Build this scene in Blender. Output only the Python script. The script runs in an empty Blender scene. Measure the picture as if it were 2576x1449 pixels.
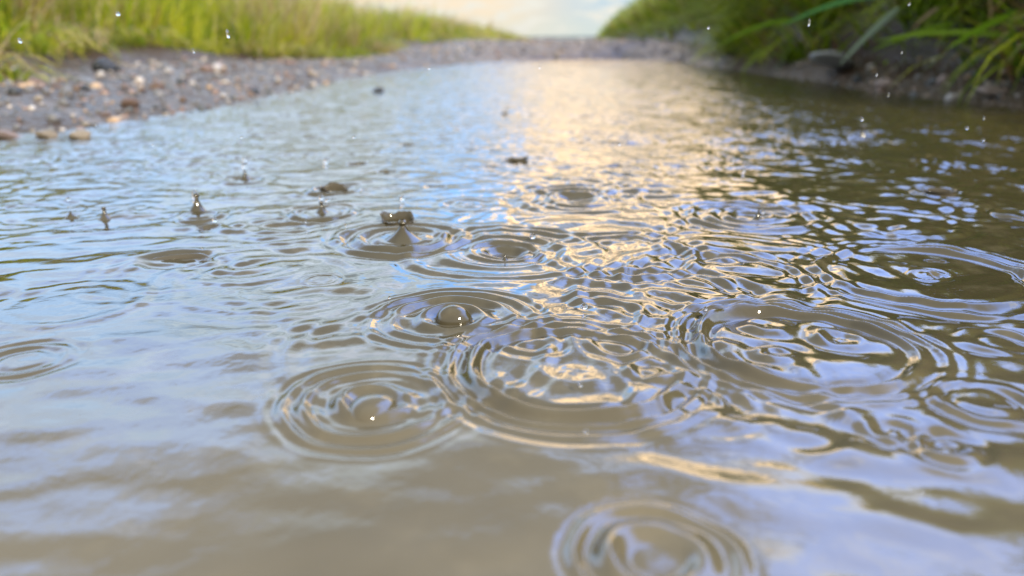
import bpy, math, random
import numpy as np
random.seed(7); rng = np.random.default_rng(7)
R = math.radians
C = bpy.context.scene.collection
S = bpy.context.scene

# ------------------------------------------------------------------ camera
CAMH, FPX, PITCH = 0.08, 773.0, R(17.7)
cam_d = bpy.data.cameras.new("camera"); cam = bpy.data.objects.new("camera", cam_d); C.objects.link(cam)
cam.location = (0, 0, CAMH); cam.rotation_euler = (R(90) - PITCH, 0, 0)
cam_d.sensor_width = 36; cam_d.lens = FPX / 1024 * 36
cam_d.clip_start = 0.005; cam_d.clip_end = 5000
cam_d.dof.use_dof = True; cam_d.dof.focus_distance = 0.255; cam_d.dof.aperture_fstop = 10.0
S.camera = cam
S.view_settings.view_transform = 'Standard'; S.view_settings.look = 'None'
S.view_settings.gamma = 1; S.view_settings.exposure = 0.14

# ------------------------------------------------------------------ world
SUN_AZ, SUN_EL = R(146), R(34)          # azimuth clockwise from +Y (right of view)
W = bpy.data.worlds.new("World"); S.world = W; W.use_nodes = True
nt = W.node_tree; nt.nodes.clear()
def N(t, nt_=None, **kw):
    n = (nt_ or nt).nodes.new(t)
    for k, v in kw.items(): setattr(n, k, v)
    return n
def L(a, b, nt_=None): (nt_ or nt).links.new(a, b)
def M(op, a, b=None, c=None, clamp=False, nt_=None):
    n = N('ShaderNodeMath', nt_, operation=op, use_clamp=clamp)
    for i, v in enumerate((a, b, c)):
        if v is None: continue
        if isinstance(v, (int, float)): n.inputs[i].default_value = v
        else: L(v, n.inputs[i], nt_)
    return n.outputs[0]
def smooth(v, a, b, nt_=None):
    n = N('ShaderNodeMapRange', nt_, interpolation_type='SMOOTHSTEP')
    L(v, n.inputs[0], nt_); n.inputs[1].default_value = a; n.inputs[2].default_value = b
    return n.outputs[0]
def mixc(f, a, b, nt_=None):
    n = N('ShaderNodeMix', nt_, data_type='RGBA')
    for i, v in ((0, f), (6, a), (7, b)):
        if isinstance(v, (int, float)): n.inputs[i].default_value = v
        elif isinstance(v, tuple): n.inputs[i].default_value = (*v, 1) if len(v) == 3 else v
        else: L(v, n.inputs[i], nt_)
    return n.outputs[2]
sky = N('ShaderNodeTexSky', sky_type='NISHITA', sun_disc=False, sun_elevation=SUN_EL, sun_rotation=SUN_AZ)
sky.dust_density = 1.5
bgA = N('ShaderNodeBackground'); bgA.inputs[1].default_value = 0.12; L(sky.outputs[0], bgA.inputs[0])
tc = N('ShaderNodeTexCoord'); sep = N('ShaderNodeSeparateXYZ'); L(tc.outputs['Generated'], sep.inputs[0])
def nz(scale, detail=4, stretch=(1, 1, 1), rough=.55):
    mp = N('ShaderNodeMapping'); L(tc.outputs['Generated'], mp.inputs[0]); mp.inputs['Scale'].default_value = stretch
    n = N('ShaderNodeTexNoise'); L(mp.outputs[0], n.inputs['Vector'])
    n.inputs['Scale'].default_value = scale; n.inputs['Detail'].default_value = detail; n.inputs['Roughness'].default_value = rough
    return n.outputs[0]
el0 = M('MULTIPLY', M('ARCSINE', sep.outputs[2]), 57.3)
az0 = M('MULTIPLY', M('ARCTAN2', sep.outputs[0], sep.outputs[1]), 57.3)
n1 = M('SUBTRACT', nz(5, 5, (1, 1, 2.2)), .5); n2 = M('SUBTRACT', nz(9, 4, (1, 1, 2.5)), .5)
el = M('ADD', el0, M('MULTIPLY', n1, 14)); az = M('ADD', az0, M('MULTIPLY', n2, 20))
# cloud colours, from the horizon up
cloudn = nz(3.2, 6, (1, 1, 2.4), .6)
col = mixc(smooth(el0, 10, 42), (0.70, 0.95, 1.28), (0.50, 0.82, 1.75))
col = mixc(smooth(cloudn, .45, .62), col, (0.98, 1.10, 1.40))                     # broken pale cloud aloft
grey = mixc(smooth(nz(7, 4, (1, 1, 3)), .4, .6), (0.38, 0.47, 0.54), (0.66, 0.80, 0.90))
col = mixc(M('MULTIPLY', smooth(az, 3, -3), smooth(el0, 26, 14)), col, grey)
blue = (0.26, 0.70, 1.50)
col = mixc(M('MULTIPLY', M('MULTIPLY', smooth(az, -16, -28), smooth(el, 26, 10)), .75), col, (0.42, 0.74, 1.25))
bp = M('MULTIPLY', M('MULTIPLY', smooth(az, -9, -5), smooth(az, 3, 0)), M('MULTIPLY', smooth(el, 9, 12), smooth(el, 22, 17)))
col = mixc(M('MULTIPLY', bp, .9), col, blue)
pm = M('MULTIPLY', M('MULTIPLY', smooth(az, -1, 1.5), smooth(az, 42, 30)), M('MULTIPLY', smooth(el, 2, 5), smooth(el, 25, 19)))
peach = mixc(smooth(nz(10, 4, (1, 1, 3)), .38, .62), (0.55, 0.46, 0.38), (2.2, 1.54, 0.86))
col = mixc(pm, col, peach)
# low band seen directly between the banks: peach at left, pale blue green at right
low = mixc(smooth(az0, -2, 7), (0.97, 0.79, 0.58), (0.56, 0.69, 0.78))
low = mixc(M('MULTIPLY', smooth(el0, 2.6, .3), .6), low, (0.76, 0.82, 0.72))
low = mixc(smooth(nz(26, 3, (1, 1, 4)), .45, .65), low, (0.86, 0.84, 0.76))
col = mixc(smooth(el0, 6.5, 3.6), col, low)
hi = M('MULTIPLY', smooth(el, 23, 33), smooth(az, 22, 8))
dimp = M('MULTIPLY', M('MULTIPLY', smooth(el, 19, 25), smooth(az, -6, 2)), M('MULTIPLY', smooth(az, 24, 12), smooth(nz(6, 4, (1, 1, 2)), .38, .56)))
col = mixc(smooth(nz(4.5, 4, (1, 1, 2), .6), .40, .58), col, mixc(M('MULTIPLY', smooth(el0, 18, 26), smooth(az, 10, -4)), col, (0.62, 0.75, 0.86)))
col = mixc(dimp, col, (0.25, 0.27, 0.32))
col = mixc(hi, col, (0.27, 0.275, 0.28))
front = smooth(sep.outputs[1], -.5, .3)
rb = M('MULTIPLY', smooth(az, 10, 24), M('MULTIPLY', smooth(el, 20, 32), .8))
col = mixc(rb, col, mixc(smooth(cloudn, .50, .66), (0.62, 1.02, 2.3), (1.25, 1.42, 1.9)))
zen = smooth(el0, 50, 66)
col = mixc(zen, col, (0.40, 0.40, 0.38))
col = mixc(front, (0.34, 0.34, 0.335), col)
bgB = N('ShaderNodeBackground'); L(col, bgB.inputs[0])
L(M('ADD', M('MULTIPLY', smooth(el0, 6, 17), 2.1), 1.0), bgB.inputs[1])
mx = N('ShaderNodeMixShader'); mx.inputs[0].default_value = .85
L(bgA.outputs[0], mx.inputs[1]); L(bgB.outputs[0], mx.inputs[2])
wo = N('ShaderNodeOutputWorld'); L(mx.outputs[0], wo.inputs[0])

# ------------------------------------------------------------------ sun
sd = bpy.data.lights.new("sun", 'SUN'); sd.energy = 5.0; sd.angle = R(8); sd.color = (1, .88, .70)
sun = bpy.data.objects.new("sun", sd); C.objects.link(sun)
sun.rotation_euler = (R(90) - SUN_EL, 0, R(180) - SUN_AZ)

# ------------------------------------------------------------------ helpers
def tag(o, label=None, cat=None, group=None, kind=None):
    if label: o['label'] = label
    if cat: o['category'] = cat
    if group: o['group'] = group
    if kind: o['kind'] = kind
    return o
def mesh_np(name, verts, faces, mat, smooth_=True, colors=None):
    """faces: (n,k) int array"""
    me = bpy.data.meshes.new(name); n, k = faces.shape
    me.vertices.add(len(verts)); me.vertices.foreach_set('co', verts.astype(np.float32).ravel())
    me.loops.add(n * k); me.loops.foreach_set('vertex_index', faces.astype(np.int32).ravel())
    me.polygons.add(n); me.polygons.foreach_set('loop_start', np.arange(0, n * k, k, dtype=np.int32))
    me.polygons.foreach_set('use_smooth', np.full(n, smooth_))
    if colors is not None:
        a = me.color_attributes.new('tint', 'FLOAT_COLOR', 'POINT')
        c = np.ones((len(verts), 4), np.float32); c[:, :3] = colors; a.data.foreach_set('color', c.ravel())
    me.update(calc_edges=True); me.materials.append(mat)
    return me
def link(name, me, loc=(0, 0, 0), parent=None):
    o = bpy.data.objects.new(name, me); C.objects.link(o); o.location = loc
    if parent: o.parent = parent
    return o
SX = 1024 / 2576
def ray(X, Y):
    u = (X - 1288) * SX; v = (Y - 724.5) * SX
    return np.array([u, FPX * math.cos(PITCH) - v * math.sin(PITCH), -FPX * math.sin(PITCH) - v * math.cos(PITCH)])
def at(X, Y, z=0.0):
    d = ray(X, Y); t = (z - CAMH) / d[2]; return d[0] * t, d[1] * t
def pxm(X, Y):                                   # metres per picture unit across the view at that spot on the water
    x, y = at(X, Y); return SX * (y * math.cos(PITCH) + CAMH * math.sin(PITCH)) / FPX
def gnoise(x, y, s, seed=0, octaves=3):          # cheap value noise in numpy
    out = 0; amp = 1
    for o in range(octaves):
        r_ = np.random.default_rng(seed * 31 + o); T = r_.random((64, 64))
        fx = x / s * 2 ** o + 17.3 * o; fy = y / s * 2 ** o + 5.1 * o
        ix = np.floor(fx).astype(int); iy = np.floor(fy).astype(int); tx = fx - ix; ty = fy - iy
        tx = tx * tx * (3 - 2 * tx); ty = ty * ty * (3 - 2 * ty)
        a = T[ix % 64, iy % 64]; b = T[(ix + 1) % 64, iy % 64]; c = T[ix % 64, (iy + 1) % 64]; d = T[(ix + 1) % 64, (iy + 1) % 64]
        out = out + amp * ((a * (1 - tx) + b * tx) * (1 - ty) + (c * (1 - tx) + d * tx) * ty - .5); amp *= .5
    return out

# ------------------------------------------------------------------ materials
def newmat(name):
    m = bpy.data.materials.new(name); m.use_nodes = True; t = m.node_tree; t.nodes.clear()
    o = t.nodes.new('ShaderNodeOutputMaterial'); p = t.nodes.new('ShaderNodeBsdfPrincipled'); L(p.outputs[0], o.inputs[0], t)
    return m, t, p, o
def tnoise(t, scale, detail=3, rough=.5, vec=None, stretch=None):
    n = N('ShaderNodeTexNoise', t); n.inputs['Scale'].default_value = scale; n.inputs['Detail'].default_value = detail
    n.inputs['Roughness'].default_value = rough
    if vec is None: vec = N('ShaderNodeTexCoord', t).outputs['Object']
    if stretch:
        mp = N('ShaderNodeMapping', t); mp.inputs['Scale'].default_value = stretch; L(vec, mp.inputs[0], t); vec = mp.outputs[0]
    L(vec, n.inputs['Vector'], t); return n
def mat_water(name, bump=True):
    m, t, p, o = newmat(name)
    g = N('ShaderNodeNewGeometry', t).outputs['Position']
    a = tnoise(t, 9, 4, .6, g); b = tnoise(t, 45, 4, .65, g)
    c = mixc(smooth(a.outputs[0], .35, .65, t), (0.092, 0.076, 0.044), (0.150, 0.126, 0.078), t)
    sp = N('ShaderNodeSeparateXYZ', t); L(g, sp.inputs[0], t)
    mud_shade = smooth(M('ADD', sp.outputs[1], M('MULTIPLY', a.outputs[0], .25, nt_=t), nt_=t), .20, .37, t)      # mud colour darkened past the paler near end, painted in for missing shade
    c = mixc(mud_shade, c, (0.046, 0.038, 0.018), t)
    c = mixc(M('MULTIPLY', smooth(b.outputs[0], .5, .7, t), .22, nt_=t), c, (0.20, 0.165, 0.095), t)
    L(c, p.inputs['Base Color'], t)
    p.inputs['Roughness'].default_value = .035; p.inputs['IOR'].default_value = 1.62
    if bump:
        b1 = tnoise(t, 70, 3, .5, g); b2 = tnoise(t, 210, 2, .5, g)
        b3 = tnoise(t, 24, 2, .5, g, (.8, 1.3, 1))
        sy3 = N('ShaderNodeSeparateXYZ', t); L(g, sy3.inputs[0], t)
        h3 = M('MULTIPLY', M('MULTIPLY', b3.outputs[0], .0050, nt_=t), smooth(sy3.outputs[1], .5, 1.6, t), nt_=t)
        h = M('ADD', M('MULTIPLY', b1.outputs[0], .0024, nt_=t), M('MULTIPLY', b2.outputs[0], .00034, nt_=t), nt_=t)
        sy = N('ShaderNodeSeparateXYZ', t); L(g, sy.inputs[0], t)
        h = M('ADD', h3, M('MULTIPLY', h, M('ADD', M('MULTIPLY', smooth(sy.outputs[1], .22, .9, t), .85, nt_=t), .15, nt_=t), nt_=t), nt_=t)
        bn = N('ShaderNodeBump', t); bn.inputs['Distance'].default_value = 1; bn.inputs['Strength'].default_value = 1
        L(h, bn.inputs['Height'], t); L(bn.outputs[0], p.inputs['Normal'], t)
    return m
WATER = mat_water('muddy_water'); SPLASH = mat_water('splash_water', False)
CROWN, t, p, o = newmat('splash_sheet')
p.inputs['Base Color'].default_value = (.11, .095, .065, 1); p.inputs['Roughness'].default_value = .03; p.inputs['IOR'].default_value = 1.33; p.inputs['Transmission Weight'].default_value = .38
DROP, t, p, o = newmat('clear_drop')
p.inputs['Base Color'].default_value = (1, 1, 1, 1); p.inputs['Roughness'].default_value = 0.02
p.inputs['IOR'].default_value = 1.33; p.inputs['Transmission Weight'].default_value = 1
GROUND, t, p, o = newmat('gravelly_soil')
g = N('ShaderNodeNewGeometry', t).outputs['Position']
vo = N('ShaderNodeTexVoronoi', t); vo.inputs['Scale'].default_value = 110; L(g, vo.inputs['Vector'], t)
rp = N('ShaderNodeValToRGB', t); cr = rp.color_ramp
sc = N('ShaderNodeSeparateColor', t); L(vo.outputs['Color'], sc.inputs[0], t); L(sc.outputs[0], rp.inputs[0], t)
cols = [(0, (.07, .055, .04)), (.3, (.14, .11, .085)), (.5, (.09, .09, .09)), (.7, (.20, .145, .11)), (.85, (.24, .20, .165)), (1, (.09, .07, .05))]
while len(cr.elements) < len(cols): cr.elements.new(.5)
for e, (ps, c) in zip(cr.elements, cols): e.position = ps; e.color = (*c, 1)
nn = tnoise(t, 7, 5, .6, g)
c = mixc(smooth(nn.outputs[0], .42, .6, t), rp.outputs[0], (.085, .06, .04), t)
c = mixc(N('ShaderNodeAttribute', t, attribute_name='tint').outputs['Fac'], c, (.075, .045, .028), t)
c = mixc(1.0, c, (.70, .69, .66), t); c.node.blend_type = 'MULTIPLY'
L(c, p.inputs['Base Color'], t); p.inputs['Roughness'].default_value = .42; p.inputs['Specular IOR Level'].default_value = .35
bn = N('ShaderNodeBump', t); bn.inputs['Distance'].default_value = .006; bn.inputs['Strength'].default_value = .8; bn.invert = True
L(vo.outputs['Distance'], bn.inputs['Height'], t); L(bn.outputs[0], p.inputs['Normal'], t)
def mat_stone(name, c1, c2, rough=.35):
    m, t, p, o = newmat(name)
    oi = N('ShaderNodeObjectInfo', t); a = tnoise(t, 90, 4, .6)
    f = M('ADD', M('MULTIPLY', a.outputs[0], .8, nt_=t), M('MULTIPLY', oi.outputs['Random'], .5, nt_=t), nt_=t)
    L(mixc(smooth(f, .35, .95, t), c1, c2, t), p.inputs['Base Color'], t); p.inputs['Roughness'].default_value = rough
    bn = N('ShaderNodeBump', t); bn.inputs['Distance'].default_value = .001; L(a.outputs[0], bn.inputs['Height'], t); L(bn.outputs[0], p.inputs['Normal'], t)
    return m
STONES = {
 'grey': mat_stone('grey_stone', (.10, .11, .115), (.20, .20, .20)), 'pink': mat_stone('pink_stone', (.24, .18, .165), (.37, .30, .275)),
 'tan': mat_stone('tan_stone', (.28, .23, .16), (.46, .39, .29)), 'dark': mat_stone('dark_stone', (.018, .022, .025), (.05, .055, .06), .25),
 'white': mat_stone('white_stone', (.36, .34, .32), (.54, .51, .48)), 'pale': mat_stone('pale_stone', (.28, .31, .33), (.60, .62, .63), .4), 'brown': mat_stone('brown_stone', (.12, .075, .05), (.22, .15, .11))}
def mat_tint(name, rough, transl=0, bump=False):
    m, t, p, o = newmat(name)
    at_ = N('ShaderNodeAttribute', t, attribute_name='tint'); L(at_.outputs['Color'], p.inputs['Base Color'], t)
    p.inputs['Roughness'].default_value = rough
    p.inputs['Specular IOR Level'].default_value = .15 if transl else .3
    if transl:
        tr = N('ShaderNodeBsdfTranslucent', t); L(at_.outputs['Color'], tr.inputs[0], t)
        ms = N('ShaderNodeMixShader', t); ms.inputs[0].default_value = transl
        L(p.outputs[0], ms.inputs[1], t); L(tr.outputs[0], ms.inputs[2], t); L(ms.outputs[0], o.inputs[0], t)
    return m
GRASS = mat_tint('grass_blades', .4, .4); GRAVEL = mat_tint('fine_gravel', .4)

# ------------------------------------------------------------------ terrain
shore_px = [(0, 340), (200, 322), (400, 296), (560, 268), (720, 236), (880, 200), (1050, 172), (1280, 152), (1560, 147), (1700, 156), (1850, 176), (2000, 198), (2150, 222), (2350, 246), (2576, 272)]
poly = [at(*q) for q in shore_px]
poly = [(-.9, -1.5), (-.8, .0), (-.62, .42)] + poly + [(.72, .7), (.75, .0), (.8, -1.5)]
poly = np.array(poly)
def sdist(x, y):
    shp = x.shape; x = x.ravel(); y = y.ravel(); d = np.full(x.shape, 1e9); ins = np.zeros(x.shape, bool)
    n = len(poly)
    for i in range(n):
        ax, ay = poly[i]; bx, by = poly[(i + 1) % n]; ex, ey = bx - ax, by - ay
        t = np.clip(((x - ax) * ex + (y - ay) * ey) / (ex * ex + ey * ey), 0, 1)
        d = np.minimum(d, np.hypot(x - ax - t * ex, y - ay - t * ey))
        c = ((ay > y) != (by > y)) & (x < (bx - ax) * (y - ay) / (by - ay + 1e-12) + ax); ins ^= c
    return np.where(ins, -d, d).reshape(shp)
def edgeL(y): return np.where(y < 1.6, -.85 - .02 * (1.6 - y), -.85 + .068 * (y - 1.6)) * 1.0
def edgeR(y): return .76 + .085 * np.maximum(y - 2.5, 0)
def terrain(x, y, lumps=True):
    d = sdist(x, y)
    wob = gnoise(x, y, .35, 3) * .06 + gnoise(x, y, .09, 4) * .018
    dd = d + wob
    side = 1 / (1 + np.exp(-(x - .15 - .08 * y) * 8))              # 0 left, 1 right
    slope = .034 + .14 * side * (y < 30)
    out = slope * .45 * (1 - np.exp(-np.maximum(dd, 0) / .45)) * 1.6 + .012 * (1 - np.exp(-np.maximum(dd, 0) / .06))
    z = np.where(dd > 0, out, np.maximum(-.05, dd * .22))
    rise = .074 * np.clip((y - 3.4) / 4.2, 0, 1) ** 1.1 * (dd > 0)
    z = z + np.where(np.abs(side - .5) < .5, rise, 0)
    z = np.minimum(z, .066 + .0 * y) if False else z
    fall = np.maximum(y - 7.5, 0); z = z - .010 * fall - np.where(fall > 60, (fall - 60) * .0, 0)
    z = np.where(y > 7.5, np.minimum(z, .082), np.minimum(z, .072 + .01 * np.clip(y - 5, 0, 1)))
    l = np.maximum(edgeL(y) - x, 0); r = np.maximum(x - edgeR(y), 0)
    z = z + .16 * (1 - np.exp(-l / .9)) + np.where(l > 0, .012, 0) * np.clip(l / .03, 0, 1)
    near = np.clip((y - .25) / .6, .15, 1)
    z = z + near * (.58 * (1 - np.exp(-r / .55)) + np.clip(r / .05, 0, 1) * .03)
    if lumps:
        out = np.clip(dd / .05, 0, 1)
        z = z + out * (gnoise(x, y, .05, 9) * .008 + gnoise(x, y, .3, 10) * .02)
    return z
ys = np.concatenate([np.linspace(-1.5, .3, 40)[:-1], np.geomspace(.3, 12, 420)[:-1], np.geomspace(12, 900, 70)])
ss = np.linspace(-1, 1, 420); ss = np.sign(ss) * np.abs(ss) ** 1.25
Yg, Sg = np.meshgrid(ys, ss, indexing='ij'); Xg = Sg * (1.7 + 1.3 * np.maximum(Yg, 0)) + .07 * np.maximum(Yg, 0)
Zg = terrain(Xg, Yg)
V = np.stack([Xg, Yg, Zg], -1).reshape(-1, 3)
def gridfaces(nr, nc):
    i = np.arange((nr - 1) * nc).reshape(nr - 1, nc)[:, :-1].ravel(); return np.stack([i, i + 1, i + nc + 1, i + nc], -1)
soil = 1 - np.clip((np.minimum(Xg - edgeL(Yg), edgeR(Yg) - Xg) - .02 + gnoise(Xg, Yg, .12, 21) * .12) / np.where(Xg > .1, .04, .22), 0, 1) * np.where(Xg > .1, .45, 1)
tag(link('ground', mesh_np('ground', V, gridfaces(len(ys), len(ss)), GROUND, True, np.repeat(soil.reshape(-1, 1), 3, 1))), 'wet gravel track with a rain filled rut', kind='structure')

# ------------------------------------------------------------------ puddle water with its rings
yw = np.concatenate([np.linspace(-1.4, .05, 60)[:-1], np.geomspace(.05, 4.3, 1750)])
sw = np.linspace(-1, 1, 1050)
Yw, Sw = np.meshgrid(yw, sw, indexing='ij'); Xw = Sw * (.16 + .80 * np.maximum(Yw, 0) + np.where(Yw < .05, .7 * np.clip((.05 - Yw) / .3, 0, 1), 0))
Xw += .04 * np.maximum(Yw, 0)
Zw = np.zeros_like(Xw); H = Zw
dyl = np.gradient(yw)
def local(cx, cy, rad):
    r0, r1 = np.searchsorted(yw, [cy - rad, cy + rad]); r0 = max(r0 - 1, 0); r1 = min(r1 + 1, len(yw))
    return slice(r0, r1)
def ring(cx, cy, R0, lam, A, w, ph=0.0):
    s = local(cx, cy, R0 + 3 * w); x = Xw[s]; y = Yw[s]
    th_ = np.arctan2(y - cy, x - cx); p1, p2 = (cx * 91 + cy * 57) % 6.28, (cx * 37 - cy * 83) % 6.28
    r = np.hypot(x - cx, y - cy) * (1 + .025 * np.sin(2 * th_ + p1) + .018 * np.sin(3 * th_ + p2) + .010 * np.sin(7 * th_ + p1)); q = r - R0
    A = A * (1 + .35 * np.sin(th_ + p2) + .2 * np.sin(4 * th_ + p1))
    Zw[s] += A * np.exp(-(q / w) ** 2) * np.cos(2 * math.pi * q / lam + ph)
def bowl(cx, cy, R0, depth, rim, rw=.25):
    s = local(cx, cy, R0 * 2.5); r = np.hypot(Xw[s] - cx, Yw[s] - cy) / R0
    Zw[s] += -depth * np.exp(-(r ** 4)) + rim * np.exp(-((r - 1.12) / rw) ** 2)
ENV = [gnoise(Xw, Yw, s_, 50 + i, 2) for i, s_ in enumerate((.10, .14, .18, .07, .12, .16, .08, .2))]
BIG = [(*at(X, Y), r_ * pxm(X, Y)) for X, Y, r_ in ((940, 1012, 330), (1140, 800, 260), (1270, 632, 190), (1445, 925, 330), (2020, 868, 310), (2330, 690, 290), (1650, 1400, 300), (1456, 502, 110), (1010, 598, 190))]
def clear(x, y): return all(math.hypot(x - a, y - b) > r_ for a, b, r_ in BIG)
# broad gentle swell and wind ripple
fade = np.clip((Yw - .10) / .25, 0, 1); fade = fade * fade * (3 - 2 * fade)
for k in range(70):
    lam = float(np.exp(rng.uniform(math.log(.010), math.log(.06)))); th = rng.normal(R(100), R(38)) if k % 3 else rng.uniform(0, 2 * math.pi)
    kx, ky = 2 * math.pi / lam * math.cos(th), 2 * math.pi / lam * math.sin(th)
    slope = .0125 * (1.0 if lam > .02 else .8)
    res = np.clip((lam / (5 * np.interp(Yw, yw, dyl))) - .4, 0, 1)
    env = .25 + np.clip(ENV[k % 8] * 1.6 + .55, 0, 1.3)
    Zw += slope * lam / (2 * math.pi) * env * res * (.12 + .88 * fade if lam < .035 else .35 + .65 * fade) * np.sin(kx * Xw + ky * Yw + rng.uniform(0, 6.28))
for k in range(30):
    lam = float(rng.uniform(.009, .028)); th = rng.normal(R(112 if k % 2 else 70), R(16))
    kx, ky = 2 * math.pi / lam * math.cos(th), 2 * math.pi / lam * math.sin(th)
    env = np.clip(ENV[(k + 3) % 8] * 2 + .2, 0, 1.2) * np.clip(1.3 - Yw / .45, 0, 1) * (.5 + 1.5 * np.clip((Xw / np.maximum(Yw, .05) - .1) / .4, 0, 1))
    Zw += .027 * lam / (2 * math.pi) * env * np.sin(kx * Xw + ky * Yw + rng.uniform(0, 6.28))
for k in range(80):
    y = math.exp(rng.uniform(math.log(.15), math.log(.75))); x = rng.uniform(-.02 if y > .22 else .15, .72) * y
    lam = rng.uniform(.009, .020)
    if clear(x, y): ring(x, y, rng.uniform(.004, .03), lam, .00016 * rng.uniform(.5, 1.4) * lam / .009, lam * rng.uniform(.6, 1.1), rng.uniform(0, 6))
for k in range(20):
    lam = float(rng.uniform(.011, .026)); th = rng.normal(R(99), R(11))
    kx, ky = 2 * math.pi / lam * math.cos(th), 2 * math.pi / lam * math.sin(th)
    env = np.clip(ENV[(k + 5) % 8] * 2.2 + .3, 0, 1.3) * np.clip((Xw / np.maximum(Yw, .05) + .1) / .35, .25, 1) * np.clip((Yw - .2) / .12, 0, 1) * np.clip(2.2 - Yw, 0, 1)
    Zw += .022 * lam / (2 * math.pi) * env * np.sin(kx * Xw + ky * Yw + rng.uniform(0, 6.28))
for k in range(18):
    lam = float(rng.uniform(.008, .022)); th = rng.normal(R(107), R(10))
    kx, ky = 2 * math.pi / lam * math.cos(th), 2 * math.pi / lam * math.sin(th)
    env = np.clip(ENV[(k + 1) % 8] * 2.6 + .1, 0, 1.4) * np.clip((.12 - Xw / np.maximum(Yw, .05)) / .25, 0, 1) * np.clip((Yw - .11) / .12, 0, 1) * np.clip(2.2 - Yw, 0, 1)
    Zw += .015 * lam / (2 * math.pi) * env * np.sin(kx * Xw + ky * Yw + rng.uniform(0, 6.28))
# random rain rings all over
for k in range(620):
    y = math.exp(rng.uniform(math.log(.22), math.log(3.5))); x = rng.uniform(-.7, .8) * y + .04 * y
    if (y < .34 and rng.random() < .35) or (x < -.03 and y < .5 and rng.random() < .6) or not clear(x, y) or (y < .6 and rng.random() < .45): continue
    R0 = rng.uniform(.006, .05); lam = rng.uniform(.006, .013)
    ring(x, y, R0, lam, (.00042 if x > .08 * y and y > .42 else .00031 if y > .5 else .00022) * rng.uniform(.4, 1.3) * lam / .009 / (1 + R0 * 14), lam * rng.uniform(.7, 1.5), rng.uniform(0, 6))
# the rings one can name: (X, Y, [(radius, wavelength, height mm, width)...]) in picture units across
NAMED = [
 (940, 1012, [(85, 90, 1.3, 50), (178, 56, .62, 34), (232, 46, .32, 36)]),
 (1140, 800, [(75, 80, 1.2, 45), (150, 54, .58, 36), (205, 44, .32, 36)]),
 (1270, 632, [(85, 32, .42, 30), (150, 70, .45, 60), (235, 60, .40, 45)]),
 (1445, 925, [(262, 74, 1.45, 38), (318, 40, .35, 30), (365, 50, .25, 40), (90, 150, .40, 80)]),
 (2020, 868, [(255, 68, 1.7, 34), (312, 40, .4, 28), (350, 40, .25, 30)]),
 (2330, 690, [(250, 62, 1.1, 32), (310, 40, .35, 40), (40, 30, .30, 25)]),
 (1650, 1400, [(125, 135, 1.55, 55), (215, 80, .75, 40)]),
 (1456, 502, [(75, 35, .40, 30), (150, 70, .45, 50)]),
 (1010, 598, [(110, 55, .75, 45), (165, 50, .38, 40)]),
 (1740, 1010, [(75, 60, .50, 32), (150, 70, .25, 50)]),
 (1890, 545, [(150, 50, .60, 40), (60, 50, .6, 30)]),
 (810, 705, [(42, 24, .16, 18)]),
 (60, 905, [(100, 60, .35, 50)]),
 (840, 478, [(60, 40, .5, 30)]), (620, 455, [(50, 40, .4, 25)]), (500, 545, [(55, 40, .4, 28)]), (810, 535, [(75, 36, .5, 32)]),
 (2360, 485, [(60, 36, .35, 26)]), (2170, 335, [(40, 40, .40, 26)]), (2473, 355, [(50, 30, .22, 16)]), (2570, 540, [(60, 36, .6, 26)]),
 (1660, 735, [(210, 70, .45, 55)]), (1560, 640, [(190, 60, .42, 55)]), (1800, 700, [(240, 60, .40, 60)]), (1500, 790, [(120, 55, .35, 50)]),
 (2250, 560, [(150, 60, .4, 50)]), (1060, 880, [(330, 70, .22, 80)]),
 (2110, 850, [(50, 90, .8, 45)]), (1950, 890, [(40, 80, .6, 45)]), (1930, 820, [(45, 90, .6, 45)]), (1330, 860, [(70, 55, .3, 40)]), (1560, 860, [(80, 55, .3, 40)]), (1640, 930, [(60, 55, .3, 40)]), (700, 700, [(300, 70, .12, 70)]), (2480, 1010, [(120, 80, .7, 60)]), (2380, 1130, [(60, 70, .6, 60)]), (2520, 860, [(90, 70, .6, 50)]), (2250, 1080, [(60, 80, .5, 60)]),
]
for X, Y, rs in NAMED:
    cx, cy = at(X, Y); k = pxm(X, Y)
    for r0, lam, mm, w in rs: ring(cx, cy, r0 * k, lam * k, mm * .001 * (k / pxm(1450, 925)) ** .8 * .85, w * k)
CR = [(1270, 630, 52, 3.0, .5), (1456, 500, 50, 2.4, .7), (440, 652, 82, 2.4, .6), (525, 572, 26, 1.4, .5), (2360, 690, 22, .8, .4), (900, 412, 28, 1.6, .6),
      (975, 432, 26, 1.6, .6), (1300, 402, 34, 2.0, .8), (1095, 470, 30, 1.3, .4), (1650, 1405, 85, .9, .2), (1030, 365, 24, 1.6, .5), (1550, 418, 26, 1.3, .4), (1755, 358, 24, 1.3, .4)]
for X, Y, r0, dmm, rim in CR:
    cx, cy = at(X, Y); k = pxm(X, Y); bowl(cx, cy, r0 * k, dmm * .001, rim * .001)
def wz(x, y):                                     # height of the water at a spot
    i = np.searchsorted(yw, y); j = np.argmin(np.abs(Xw[i] - x)); return float(Zw[i, j])
V = np.stack([Xw, Yw, Zw], -1).reshape(-1, 3)
tag(link('water', mesh_np('water', V, gridfaces(len(yw), len(sw)), WATER)), 'muddy puddle water covered in rain rings', kind='structure')

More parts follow.
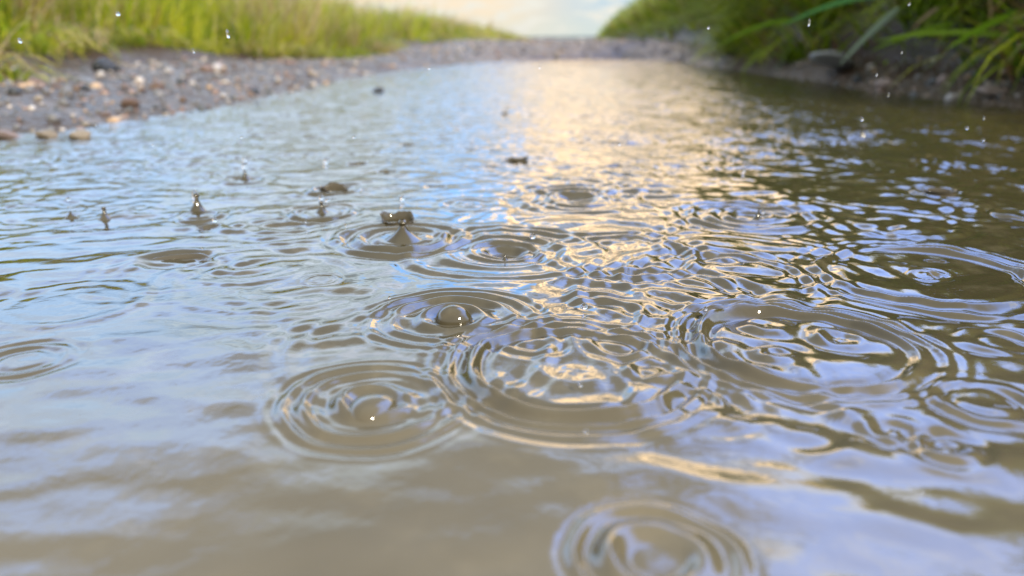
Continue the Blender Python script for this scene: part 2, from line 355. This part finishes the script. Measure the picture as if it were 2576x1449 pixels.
# ------------------------------------------------------------------ splashes standing on the water
def lathe(name, prof, mat, seg=40, wob=0.0, seed=0, crown=None):
    r_ = np.random.default_rng(seed); vs = []
    a = np.linspace(0, 2 * math.pi, seg, endpoint=False)
    w1 = wob * (np.sin(2 * a + r_.uniform(0, 6)) + .6 * np.sin(3 * a + r_.uniform(0, 6)))
    tilt = r_.uniform(-1, 1, 2) * wob * 1.2
    zm = max(p_[1] for p_ in prof)
    cr = 1 + (crown or 0) * (np.sin(3 * a + r_.uniform(0, 6)) * .6 + .22 * np.sin(7 * a + r_.uniform(0, 6)) + .10 * np.sin(13 * a + r_.uniform(0, 6)) + .9 * np.sin(a + r_.uniform(0, 6)))
    for (r, z) in prof:
        rr = r * (1 + w1); zz = z * cr if z > 0 else z + 0 * a
        vs.append(np.stack([rr * np.cos(a) + tilt[0] * z, rr * np.sin(a) + tilt[1] * z, zz], -1))
    V = np.concatenate(vs); n = len(prof); F = []
    for i in range(n - 1):
        for j in range(seg):
            F.append((i * seg + j, i * seg + (j + 1) % seg, (i + 1) * seg + (j + 1) % seg, (i + 1) * seg + j))
    return mesh_np(name, V, np.array(F), mat)
def jet_prof(w, h, head=0.0):
    """w: base half-width, h: height; concave flank, rounded tip, optional pinched head"""
    P = []
    for i in range(26):
        t = i / 25; z = h * t
        r = w * (.10 + .90 * (1 - t) ** 2.1)
        if head: r = max(r * (1 - .0 * t), head * math.sqrt(max(0, 1 - ((t - .86) / .14) ** 2))) if t > .72 else r
        if t > .93: r *= math.sqrt(max(0, 1 - ((t - .93) / .07) ** 2)) if not head else 1
        P.append((max(r, 1e-5), z))
    return [(w * 1.9, -.0016), (w * 1.35, -.0002)] + P
def dome_prof(w, h):
    P = [(w * 1.7, -.0012), (w * 1.3, .0)]
    for i in range(20):
        t = i / 19 * math.pi / 2; P.append((max(w * math.cos(t), 1e-5), h * (.08 + .92 * math.sin(t))))
    return P
def place(name, me, X, Y, label, cat, group=None, dz=0.0):
    x, y = at(X, Y); o = link(name, me, (x, y, wz(x, y) + dz)); return tag(o, label, cat, group)
JG = 'jets of water thrown up by raindrops'
jets = [(497, 532, 24, 50, 7, 'tallest spiky brown water jet at left with a pale droplet on its tip'),
 (617, 452, 20, 26, 0, 'small pointed water jet behind the tallest left jet'),
 (810, 534, 17, 30, 6, 'thin blunt water jet right of the tall left jet'),
 (180, 549, 22, 20, 0, 'low stubby water jet nearest the left edge of the puddle'),
 (265, 552, 16, 30, 6, 'small water jet with a shiny tip, second from the left edge'),
 (1015, 604, 46, 52, 11, 'broad conical water jet with a round knob, inside a ring before a ragged crown'),
 (1270, 648, 9, 16, 0, 'tiny dark jet rising inside the round dark crater'),
 (1905, 552, 13, 30, 0, 'thin pale jet in the wide ring over the bright peach reflection'),
 (2168, 345, 10, 30, 7, 'thin pale jet standing on the dark water near the right bank')]
for i, (X, Y, w, h, hd, lb) in enumerate(jets):
    k = pxm(X, Y); place('water_jet', lathe('water_jet', jet_prof(w * k, h * k, hd * k), SPLASH, 36, .05, i + 3), X, Y, lb, 'water jet', JG, -.0002)
domes = [(1142, 806, 44, 44, 'rounded glossy dome of water in the ring at the middle'),
 (935, 1030, 66, 40, 'wide rounded water mound inside the blurry ring at lower left of centre')]
for i, (X, Y, w, h, lb) in enumerate(domes):
    k = pxm(X, Y); place('water_mound', lathe('water_mound', dome_prof(w * k, h * k), SPLASH, 48, .06, i + 30), X, Y, lb, 'water mound', 'rounded mounds where drops rebound', -.0004)
def crown_prof(w, h):
    P = [(w * 1.5, -.0014), (w * 1.15, .0)]
    for i in range(8):
        t = i / 7; P.append((w * (1.0 + .10 * t * t), h * t))
    for i in range(8):
        t = 1 - i / 7; P.append((w * (.93 + .12 * t * t), h * t * .97 - (0 if i < 7 else .0012)))
    P.append((w * .3, -.0022))
    return P
crowns = [(1000, 560, 36, 15, .45, 'ragged dark splash crown just behind the conical jet'),
 (842, 482, 32, 10, .5, 'low ragged splash crown behind the thin blunt jet'),
 (440, 660, 88, 13, .18, 'wide shallow splash crown at left round a smooth brown hollow'),
 (1300, 404, 28, 11, .4, 'dark splash crown at the edge of the peach reflection'),
 (975, 434, 20, 7, .4, 'small dark splash crown left of the peach reflection'),
 (900, 414, 20, 6, .4, 'tiny splash crown furthest back in the left middle'),
 (528, 574, 24, 8, .25, 'tiny shallow splash crown in front of the tallest left jet'),
 (2365, 488, 32, 9, .25, 'pale little splash crown on the dark water at right')]
for i, (X, Y, w, h, cw, lb) in enumerate(crowns):
    k = pxm(X, Y); place('splash_crown', lathe('splash_crown', crown_prof(w * k, h * k), CROWN, 96, .09, i + 60, cw * 1.3), X, Y, lb, 'splash crown', 'splash crowns thrown up by raindrops', -.0003)

# ------------------------------------------------------------------ drops in the air
def sphere_np(sub=2, rx=1, rz=1):
    import bmesh
    bm = bmesh.new(); bmesh.ops.create_icosphere(bm, subdivisions=sub, radius=1); V = np.array([v.co[:] for v in bm.verts]); F = np.array([[v.index for v in f.verts] for f in bm.faces]); bm.free()
    return V * np.array([rx, rx, rz]), F
dv, df = sphere_np(3)
drop_me = [mesh_np('raindrop', dv * s_, df, DROP) for s_ in (np.array([1, 1, .96]), np.array([.8, .8, 1.35]), np.array([.62, .62, 1.9]))]
DG = 'raindrops in the air over the puddle'
drops = [  # X, Y, distance m, radius in picture units, shape, label
 (1012, 498, .40, 8, 0, 'clear round raindrop hanging above the conical jet'),
 (1340, 594, .36, 8, 0, 'clear raindrop just right above the dark crater'),
 (1470, 770, .27, 9, 0, 'dark rimmed drop over the bright ripples at the centre'),
 (1460, 968, .21, 6, 0, 'small drop in front of the big middle ring'),
 (1475, 1085, .18, 7, 0, 'small drop in front of the peach streak below the big middle ring'),
 (1870, 428, .5, 7, 1, 'clear raindrop over the ripples right of the peach reflection'),
 (2432, 322, .6, 9, 0, 'bright round raindrop over dark water at the far right'),
 (2473, 352, .7, 8, 0, 'bright drop touching down on a thin ripple at the far right'),
 (2168, 300, .8, 9, 0, 'pale drop just above the thin jet near the right bank'),
 (490, 490, .51, 9, 1, 'pale droplet pinching off the tip of the tallest left jet'),
 (615, 417, .62, 6, 0, 'lower of two pale droplets above the small pointed jet'),
 (615, 400, .62, 6, 0, 'upper of two pale droplets above the small pointed jet'),
 (808, 496, .50, 7, 0, 'bright droplet above the thin blunt jet'),
 (824, 503, .50, 5, 0, 'dim smaller droplet right beside the bright one above the blunt jet'),
 (262, 528, .48, 6, 1, 'white droplet on the tip of the second jet from the left edge'),
 (172, 500, .48, 5, 0, 'small white droplet above the leftmost stubby jet'),
 (540, 552, .45, 6, 0, 'bright droplet above the tiny shallow crown'),
 (820, 405, .6, 7, 0, 'pale drop above the low ragged crown'),
 (980, 748, .28, 4, 0, 'tiny bright drop behind the rounded dome'),
 (870, 565, .4, 4, 2, 'tiny slanting drop left of the ragged crown'),
 (768, 555, .4, 4, 2, 'tiny slanting drop below left of the thin blunt jet'),
 (297, 35, .55, 8, 0, 'bright drop before the top of the left grass'),
 (50, 102, .5, 8, 1, 'bright drop low in front of the leftmost grass'),
 (573, 85, .5, 9, 2, 'long slanting drop before the left grass'),
 (487, 128, .5, 5, 2, 'short drop before the foot of the left grass'),
 (2205, 188, .5, 6, 1, 'bright drop before the muddy right bank'),
 (2235, 238, .5, 6, 2, 'falling drop over the water edge at right'),
 (2035, 57, .5, 9, 2, 'long falling drop before the dark right grass'),
 (2287, 10, .5, 6, 1, 'drop at the top before the right grass'),
 (1782, 70, .5, 5, 0, 'tiny white drop before the left part of the right grass'),
 (2268, 132, .5, 5, 1, 'small drop before the hanging blades at right'),
 (2475, 297, .5, 6, 1, 'small bright drop above the far right water'),
 (608, 345, .6, 5, 0, 'faint drop over the pale water at left, furthest back'),
 (890, 345, .6, 5, 0, 'faint drop over the pale water left of centre'),
 (1558, 363, .6, 5, 0, 'faint drop over the peach reflection'),
 (1918, 532, .42, 6, 0, 'small drop beside the thin pale jet in the wide ring'),
 (1775, 776, .27, 6, 0, 'dark speck like drop over the rim of the big right ring'),
 (1842, 402, .5, 7, 2, 'thin falling drop left above the clear one at right of centre'),
 (240, 313, .5, 4, 2, 'tiny drop over the edge of the left gravel'), (385, 365, .5, 4, 1, 'tiny drop over the blue water at left'),
 (1080, 172, .6, 4, 0, 'tiny drop before the far gravel shore'), (1357, 170, .6, 4, 0, 'tiny drop before the far end of the puddle')]
for X, Y, dist, rad, sh, lb in drops:
    if Y < 380: dist, rad = min(dist, .36), rad * (.62 if X < 1800 else .48)
    else: rad *= .85
    d = ray(X, Y); d = d / d[1]; p_ = d * dist; p_[2] += CAMH
    if p_[2] < .002: p_ = d * (dist * (CAMH - .002) / (CAMH - p_[2])); p_[2] = .002 ; p_ = np.array([p_[0], p_[1], .002])
    k = SX * dist / FPX * rad
    o = link('raindrop', drop_me[sh], tuple(p_)); o.scale = (k, k, k); o.rotation_euler = (0, rng.uniform(.05, .3) * (1 if X > 1200 else -1), 0)
    tag(o, lb, 'raindrop', DG)

# ------------------------------------------------------------------ stones
def stone_mesh(seed, mat, sub=3, ang=.25):
    v, f = sphere_np(sub); r_ = np.random.default_rng(seed)
    for _ in range(9):                                   # knock flats off a sphere
        n = r_.normal(size=3); n /= np.linalg.norm(n); dd = v @ n; lim = r_.uniform(.62, .9)
        v = v - np.outer(np.maximum(dd - lim, 0) * .85, n)
    v *= np.array([1, r_.uniform(.65, .95), r_.uniform(.5, .75)])
    v *= (1 + .05 * np.sin(v @ r_.normal(size=3) * 4))[:, None]
    return mesh_np('pebble', v, f, mat)
pm_ = {k: [stone_mesh(i * 11 + j, m) for j in range(4)] for i, (k, m) in enumerate(STONES.items())}
def put_stone(name, x, y, r, kind, label, cat, group=None, sink=.35, flat=1.0, sc=(1, 1, 1)):
    z = float(terrain(np.array([[x]]), np.array([[y]]))[0, 0])
    o = link(name, pm_[kind][rng.integers(4)], (x, y, max(z, -.02) + r * (.6 - sink)))
    o.scale = (r * sc[0], r * sc[1], r * sc[2]); o.rotation_euler = (rng.uniform(-.3, .3), rng.uniform(-.3, .3), rng.uniform(0, 6.28))
    return tag(o, label, cat, group)
special = [(268, 188, 'dark', 30, 'round blue black stone high on the left gravel bank'),
 (950, 232, 'dark', 17, 'small dark stone poking out of the water left of centre'),
 (640, 238, 'dark', 15, 'small dark stone at the water edge of the left gravel'),
 (545, 186, 'white', 17, 'small whitish stone beside a brown one on the left bank'),
 (520, 188, 'brown', 22, 'brown stone lying left of the whitish one'),
 (1272, 288, 'grey', 10, 'tiny grey stone breaking the water in the middle distance'),
 (120, 345, 'tan', 26, 'flat tan stone in the shallow water at the left shore'),
 (205, 348, 'tan', 30, 'flat yellowish stone beside the tan one in the shallows'),
 (15, 345, 'pink', 32, 'pinkish flat stone at the left picture edge in the shallows'),
 (95, 222, 'brown', 24, 'reddish brown stone below the leftmost grass'),
 (215, 215, 'grey', 26, 'dull grey green stone lower left of the round dark stone'),
 (730, 170, 'brown', 20, 'brown stone under the grass further along the left bank'),
 (2090, 196, 'pale', 56, 'large pale grey rock lying on the right bank under the grass'),
 (2400, 246, 'white', 24, 'whitish pink pebble at the right water edge'),
 (2490, 210, 'tan', 14, 'small pale pebble under the grass at the far right'),
 (2500, 235, 'pink', 40, 'long pink stone at the far right shore'),
 (2375, 208, 'pink', 22, 'dull pink stone on the right bank between the rock and the white pebble'),
 (2225, 210, 'pink', 26, 'pink brown stone at the water edge before the large pale rock')]
def tpoint(X, Y):                                  # where the sight line meets the ground
    d = ray(X, Y); d = d / d[1]; ys_ = np.geomspace(.3, 12, 900); zz = CAMH + d[2] * ys_
    h = np.maximum(terrain((d[0] * ys_)[None], ys_[None], False)[0], 0); k = np.argmax(zz < h)
    if zz[k] >= h[k]: k = 600
    return d[0] * ys_[k], ys_[k]
for X, Y, kind, rp_, lb in special:
    x, y = tpoint(X, Y); k = SX * y / FPX
    inw = sdist(np.array([x]), np.array([y]))[0] < 0
    o = put_stone('rock' if rp_ > 40 else 'stone', x, y, rp_ * k, kind, lb, 'stone', sink=.3 if rp_ < 45 else -.1, sc=(1.3, .9, .5) if rp_ > 30 else (1, 1, 1))
    if inw: o.location.z = rp_ * k * .15
    o.rotation_euler.z *= .1
# countable pebbles nearest the camera
kinds = ['grey', 'pink', 'tan', 'dark', 'white', 'brown']; pk = [.34, .12, .25, .07, .10, .12]
cnt = 0; tries = 0; placed = []
while cnt < 275 and tries < 20000:
    tries += 1
    if rng.random() < .76: y = rng.uniform(.5, 2.6); x = -rng.uniform(.38, 1.25) * (.6 + .25 * y)
    else: y = rng.uniform(.9, 2.6); x = rng.uniform(.55, 1.0) + .06 * y
    if abs(x) > .72 * y + .03: continue
    sd_ = sdist(np.array([x]), np.array([y]))[0]
    if sd_ < -.02 or x < edgeL(np.array(y)) - .02 or x > edgeR(np.array(y)) + .02: continue
    r = float(np.clip(rng.lognormal(math.log(.0046), .5), .003, .015))
    if any((x - a) ** 2 + (y - b) ** 2 < (r + c) ** 2 * .8 for a, b, c in placed): continue
    placed.append((x, y, r)); kd = kinds[rng.choice(6, p=pk)]; sd = 'left' if x < 0 else 'right'
    where = 'gravel bank left of the puddle' if x < 0 else 'muddy bank right of the puddle'
    adj = {'grey': 'small blue grey pebble', 'pink': 'small pinkish pebble', 'tan': 'small tan pebble', 'dark': 'small near black pebble', 'white': 'small whitish pebble', 'brown': 'small brown pebble'}[kd]
    o = put_stone('pebble', x, y, r, kd, adj + ' among the loose stones on the ' + where, 'pebble', f'{kd} pebbles on the {sd} bank')
    cnt += 1
# uncountable fine gravel, one object
def fine_gravel(n):
    v0, f0 = sphere_np(1); nv = len(v0)
    y = np.exp(rng.uniform(math.log(.45), math.log(9), n)); u = rng.random(n)
    lo = edgeL(y) - .1; hi = edgeR(y) + .12; x = lo + (hi - lo) * u
    sd_ = sdist(x, y); keep = (sd_ > -.01) & (np.abs(x) < .8 * y + .1) & (rng.random(n) < .12 + np.clip((np.minimum(x - edgeL(y), edgeR(y) - x) + gnoise(x, y, .12, 21) * .12) / .25, 0, 1) + (x > 0) * 1.0); x, y, sd_ = x[keep], y[keep], sd_[keep]; n = len(x)
    r = np.clip(rng.lognormal(math.log(.0029), .5, n), .0015, .010) * np.clip(y / 2.2, 1, 3) ** .6
    z = terrain(x[None], y[None])[0] + r * .2
    sc = np.stack([r, r * rng.uniform(.6, 1, n), r * rng.uniform(.45, .8, n)], -1); a = rng.uniform(0, 6.28, n)
    v = v0[None] * sc[:, None] * (1 + rng.uniform(-.18, .18, (n, nv, 1)))
    vx = v[..., 0] * np.cos(a)[:, None] - v[..., 1] * np.sin(a)[:, None]; vy = v[..., 0] * np.sin(a)[:, None] + v[..., 1] * np.cos(a)[:, None]
    V = np.stack([vx + x[:, None], vy + y[:, None], v[..., 2] + z[:, None]], -1).reshape(-1, 3)
    F = (f0[None] + (np.arange(n) * nv)[:, None, None]).reshape(-1, 3)
    pal = np.array([(.15, .15, .15), (.09, .10, .105), (.24, .17, .14), (.40, .28, .17), (.45, .41, .36), (.12, .08, .05), (.04, .045, .05), (.19, .17, .14)])
    ci = rng.choice(len(pal), n, p=[.22, .16, .14, .1, .07, .12, .07, .12]); cc = pal[ci] * rng.uniform(.8, 1.2, (n, 1))
    return mesh_np('fine_gravel', V, F, GRAVEL, True, np.repeat(cc, nv, 0))
tag(link('fine_gravel', fine_gravel(20000)), 'fine wet mixed gravel lining both shores and the far end of the puddle', 'gravel', kind='stuff')

# ------------------------------------------------------------------ grass
def blades(x, y, z, Ln, wd, az_, lean, droop, cols, seg=5):
    """arching tapered blades; az_ lean direction, lean = start angle off vertical, droop = extra bend at tip"""
    n = len(x); px, py, pz = x.copy(), y.copy(), z - .005; rows = []
    fa = az_ + math.pi / 2 + rng.normal(0, .5, n)
    for i in range(seg + 1):
        t = i / seg; w = wd * (1 - t) ** .7 * (.6 + .4 * min(1, t * 5)) + wd * .04
        rows.append(np.stack([px - w * np.cos(fa), py - w * np.sin(fa), pz], -1)); rows.append(np.stack([px + w * np.cos(fa), py + w * np.sin(fa), pz], -1))
        th = lean + droop * (t + .5 / seg) ** 1.3; st = Ln / seg
        px = px + np.sin(th) * np.cos(az_) * st; py = py + np.sin(th) * np.sin(az_) * st; pz = pz + np.cos(th) * st
    V = np.stack(rows, 1).reshape(-1, 3); k = 2 * (seg + 1)
    f = np.array([[2 * i, 2 * i + 1, 2 * i + 3, 2 * i + 2] for i in range(seg)])
    F = (f[None] + (np.arange(n) * k)[:, None, None]).reshape(-1, 4)
    tt = np.repeat(np.linspace(0, 1, seg + 1), 2)[None, :, None]
    cb = cols[:, None, :] * (1 - tt * .0) ; tip = np.array([.34, .27, .12])
    C_ = cb * (1 - .25 * tt ** 3) + tip * .25 * tt ** 3
    return V, F, C_.reshape(-1, 3)
def grass_side(n, side):
    y = np.exp(rng.uniform(math.log(.75 if side > 0 else 1.0), math.log(40), n)); y[: n // 3] = rng.uniform(.7, 4.5, n // 3)
    off = rng.gamma(1.3, .35, n) * (1 + y * .05)
    e = edgeR(y) if side > 0 else edgeL(y)
    ew = gnoise(y * 1.0, y * 0 + side, .5, 77, 3) * (.34 if side < 0 else .10)
    x = e + side * (off + ew)
    # tufts
    tuft = gnoise(x, y, .16, 90 + side, 2)
    far = np.clip(y / 3, 1, 6)
    keep = (np.abs(x) < .95 * y + 1.2) & ((tuft > -.25) | (off > .3)) & (sdist(x, y) > .03)
    x, y, off, tuft, far = (q[keep] for q in (x, y, off, tuft, far)); n = len(x)
    z = terrain(x[None], y[None])[0]
    pal_g = np.array([(.25, .33, .008), (.37, .40, .014), (.14, .22, .008), (.48, .48, .03)]) if side < 0 else np.array([(.19, .30, .010), (.30, .42, .014), (.09, .17, .010), (.48, .54, .02)])
    pal_d = np.array([(.46, .36, .18), (.34, .24, .11), (.58, .46, .26), (.22, .13, .06)]) if side < 0 else np.array([(.32, .20, .08), (.44, .32, .15), (.20, .10, .04), (.24, .14, .05)])
    dry = rng.random(n) < np.clip(.20 + 1.2 * gnoise(x, y, .2, 95 + side, 2), .06, .75)
    tq = gnoise(x * 1.0, y * .6, .11, 130 + side, 2); idx = np.clip((tq * 3.2 + 2 + rng.normal(0, .6, n)).astype(int), 0, 3)
    cols = np.where(dry[:, None], pal_d[rng.integers(0, 4, n)], pal_g[idx]) * rng.uniform(.75, 1.25, (n, 1)) * (1 + .9 * np.clip(tuft, -.5, .6))[:, None]
    if side < 0:
        Ln = rng.uniform(.06, .145, n) * (1 + .7 * np.clip(off / .5, 0, 1)) * (1 + tuft * 1.1) * np.where(dry, 1.25, 1)
        az_ = rng.uniform(0, 6.28, n); az_ = np.where(rng.random(n) < .5, rng.normal(-.3, .8, n), az_); front = off < .13
        az_ = np.where(front, rng.normal(-.7, .6, n), az_); Ln = np.where(front, Ln * .75, Ln)
        V = blades(x, y, z, Ln, rng.uniform(.0012, .0030, n) * far ** .8, az_, rng.uniform(0, .5, n) + front * .5, rng.uniform(.2, 1.6, n) + front * .6, cols)
    else:
        Ln = rng.uniform(.20, .44, n) * (1 + .45 * np.clip(off / .4, 0, 1)) * np.where(dry, .9, 1) * np.clip(1.0 + (off < .15) * -.45, .5, 1) * np.clip(1.25 - y * .1, .72, 1)
        az_ = rng.normal(math.pi + .35, .7, n)
        V = blades(x, y, z, Ln, rng.uniform(.0022, .0058, n) * far ** .8, az_, rng.uniform(.05, .6, n) + (off < .15) * .5, rng.uniform(.5, 2.1, n), cols)
    return V
V, F, c = grass_side(46000, -1)
tag(link('grass', mesh_np('grass', V, F, GRASS, True, c)), 'short yellow green grass with straw coloured stalks on the left bank', 'grass', kind='stuff')
V, F, c = grass_side(38000, 1)
tag(link('grass', mesh_np('grass', V, F, GRASS, True, c)), 'tall dark green grass hanging over the right bank', 'grass', kind='stuff')
# single long blades one can pick out at the right
def blade_between(P0, P1, sag, wd, col, label):
    P0 = np.array(P0); P1 = np.array(P1); n = 14; rows = []; cc = []
    for i in range(n + 1):
        t = i / n; p_ = P0 * (1 - t) + P1 * t; p_ = p_ + np.array([0, 0, sag * 4 * t * (1 - t)])
        w = wd * (1 - t ** 3) * (.5 + .5 * min(1, t * 6)) + .0002
        d = P1 - P0; d /= np.linalg.norm(d); s = np.cross(d, [0, -1, .3]); s /= np.linalg.norm(s)
        m = np.cross(s, d) * w * .35
        rows += [p_ - s * w, p_ + m, p_ + s * w]; cc += [col] * 3
    V = np.array(rows); F = []
    for i in range(n):
        a = 3 * i; F += [(a, a + 1, a + 4, a + 3), (a + 1, a + 2, a + 5, a + 4)]
    org = P0.copy(); o = link('grass_blade', mesh_np('grass_blade', V - org, np.array(F), GRASS, True, np.array(cc)), tuple(org)); return tag(o, label, 'grass blade', 'long single grass blades on the right bank')
def pt(X, Y, dist):
    d = ray(X, Y); d = d / d[1] * dist; return (d[0], d[1], d[2] + CAMH)
bl = [((2640, 20, 1.15), (2380, 125, 1.05), .012, .0055, (.20, .36, .02), 'broad bright green blade slanting down at the far right'),
 ((2560, 95, 1.1), (2200, 105, 1.2), .010, .0040, (.20, .33, .02), 'bright yellow green blade lying level left of the far right blade'),
 ((2400, 60, 1.25), (2190, 130, 1.2), .006, .0035, (.18, .30, .02), 'yellow green blade crossing below the level one'),
 ((2330, -10, 1.3), (1960, 70, 1.35), .02, .0050, (.10, .30, .08), 'bluish green blade arching left at the top of the right grass'),
 ((2260, 20, 1.3), (2110, 165, 1.25), .004, .0045, (.26, .34, .24), 'pale grey green blade hanging over the large pale rock'),
 ((2000, 50, 1.7), (1800, 120, 1.6), .012, .0045, (.16, .28, .02), 'green blade reaching down to the mud left of the rock'),
 ((2490, -20, 1.2), (2495, 90, 1.15), .0, .0022, (.42, .32, .16), 'straight straw coloured stalk hanging down at the far right'),
 ((2505, 100, 1.15), (2550, 215, 1.05), .003, .0045, (.30, .17, .09), 'curled brown dead blade lying on the far right shore'),
 ((2360, 20, 1.3), (2290, 80, 1.25), .004, .0030, (.36, .27, .16), 'short straw blade among the green ones at upper right'),
 ((2540, 20, 1.1), (2560, 180, 1.05), .0, .0030, (.12, .22, .02), 'narrow green blade drooping at the right picture edge')]
for a, b, sag, wd, col, lb in bl: blade_between(pt(*a), pt(*b), sag, wd, col, lb)
# a small leaf stuck on the mud
x, y = tpoint(2225, 165)
lp = np.array([(0, 0, 0), (.006, .004, .003), (.012, .0, .002), (.006, -.004, .003), (.006, 0, .0), (.003, .003, .002), (.003, -.003, .002), (.0095, .0025, .003), (.0095, -.0025, .003)])
lf = np.array([(0, 5, 4, 6), (5, 1, 7, 4), (6, 4, 8, 3), (4, 7, 2, 8)])
o = link('leaf', mesh_np('leaf', lp, lf, GRASS, True, np.tile([.22, .33, .02], (9, 1))), (x, y, float(terrain(np.array([[x]]), np.array([[y]]))[0, 0]) + .006)); o.rotation_euler = (.3, -.9, .4)
tag(o, 'small yellow green leaf standing on the mud right of the pale rock', 'leaf')

# ------------------------------------------------------------------ far hills at the end of the track
hx = np.linspace(-400, 500, 120); hz = 4.5 + 3 * gnoise(hx, hx * 0, 90, 5, 4)
rows = [np.stack([hx, 700 + 0 * hx, -12 + 0 * hx], -1), np.stack([hx, 740 + 0 * hx, hz * .6 - 2], -1), np.stack([hx, 800 + 0 * hx, hz], -1), np.stack([hx, 900 + 0 * hx, -20 + 0 * hx], -1)]
HM, t, p, o = newmat('far_wood'); p.inputs['Roughness'].default_value = .9
hn = tnoise(t, .08, 5); L(mixc(hn.outputs[0], (.05, .07, .06), (.09, .12, .10), t), p.inputs['Base Color'], t)
tag(link('hills', mesh_np('hills', np.concatenate(rows), gridfaces(4, 120), HM)), 'low far wooded rise at the end of the track', kind='structure')
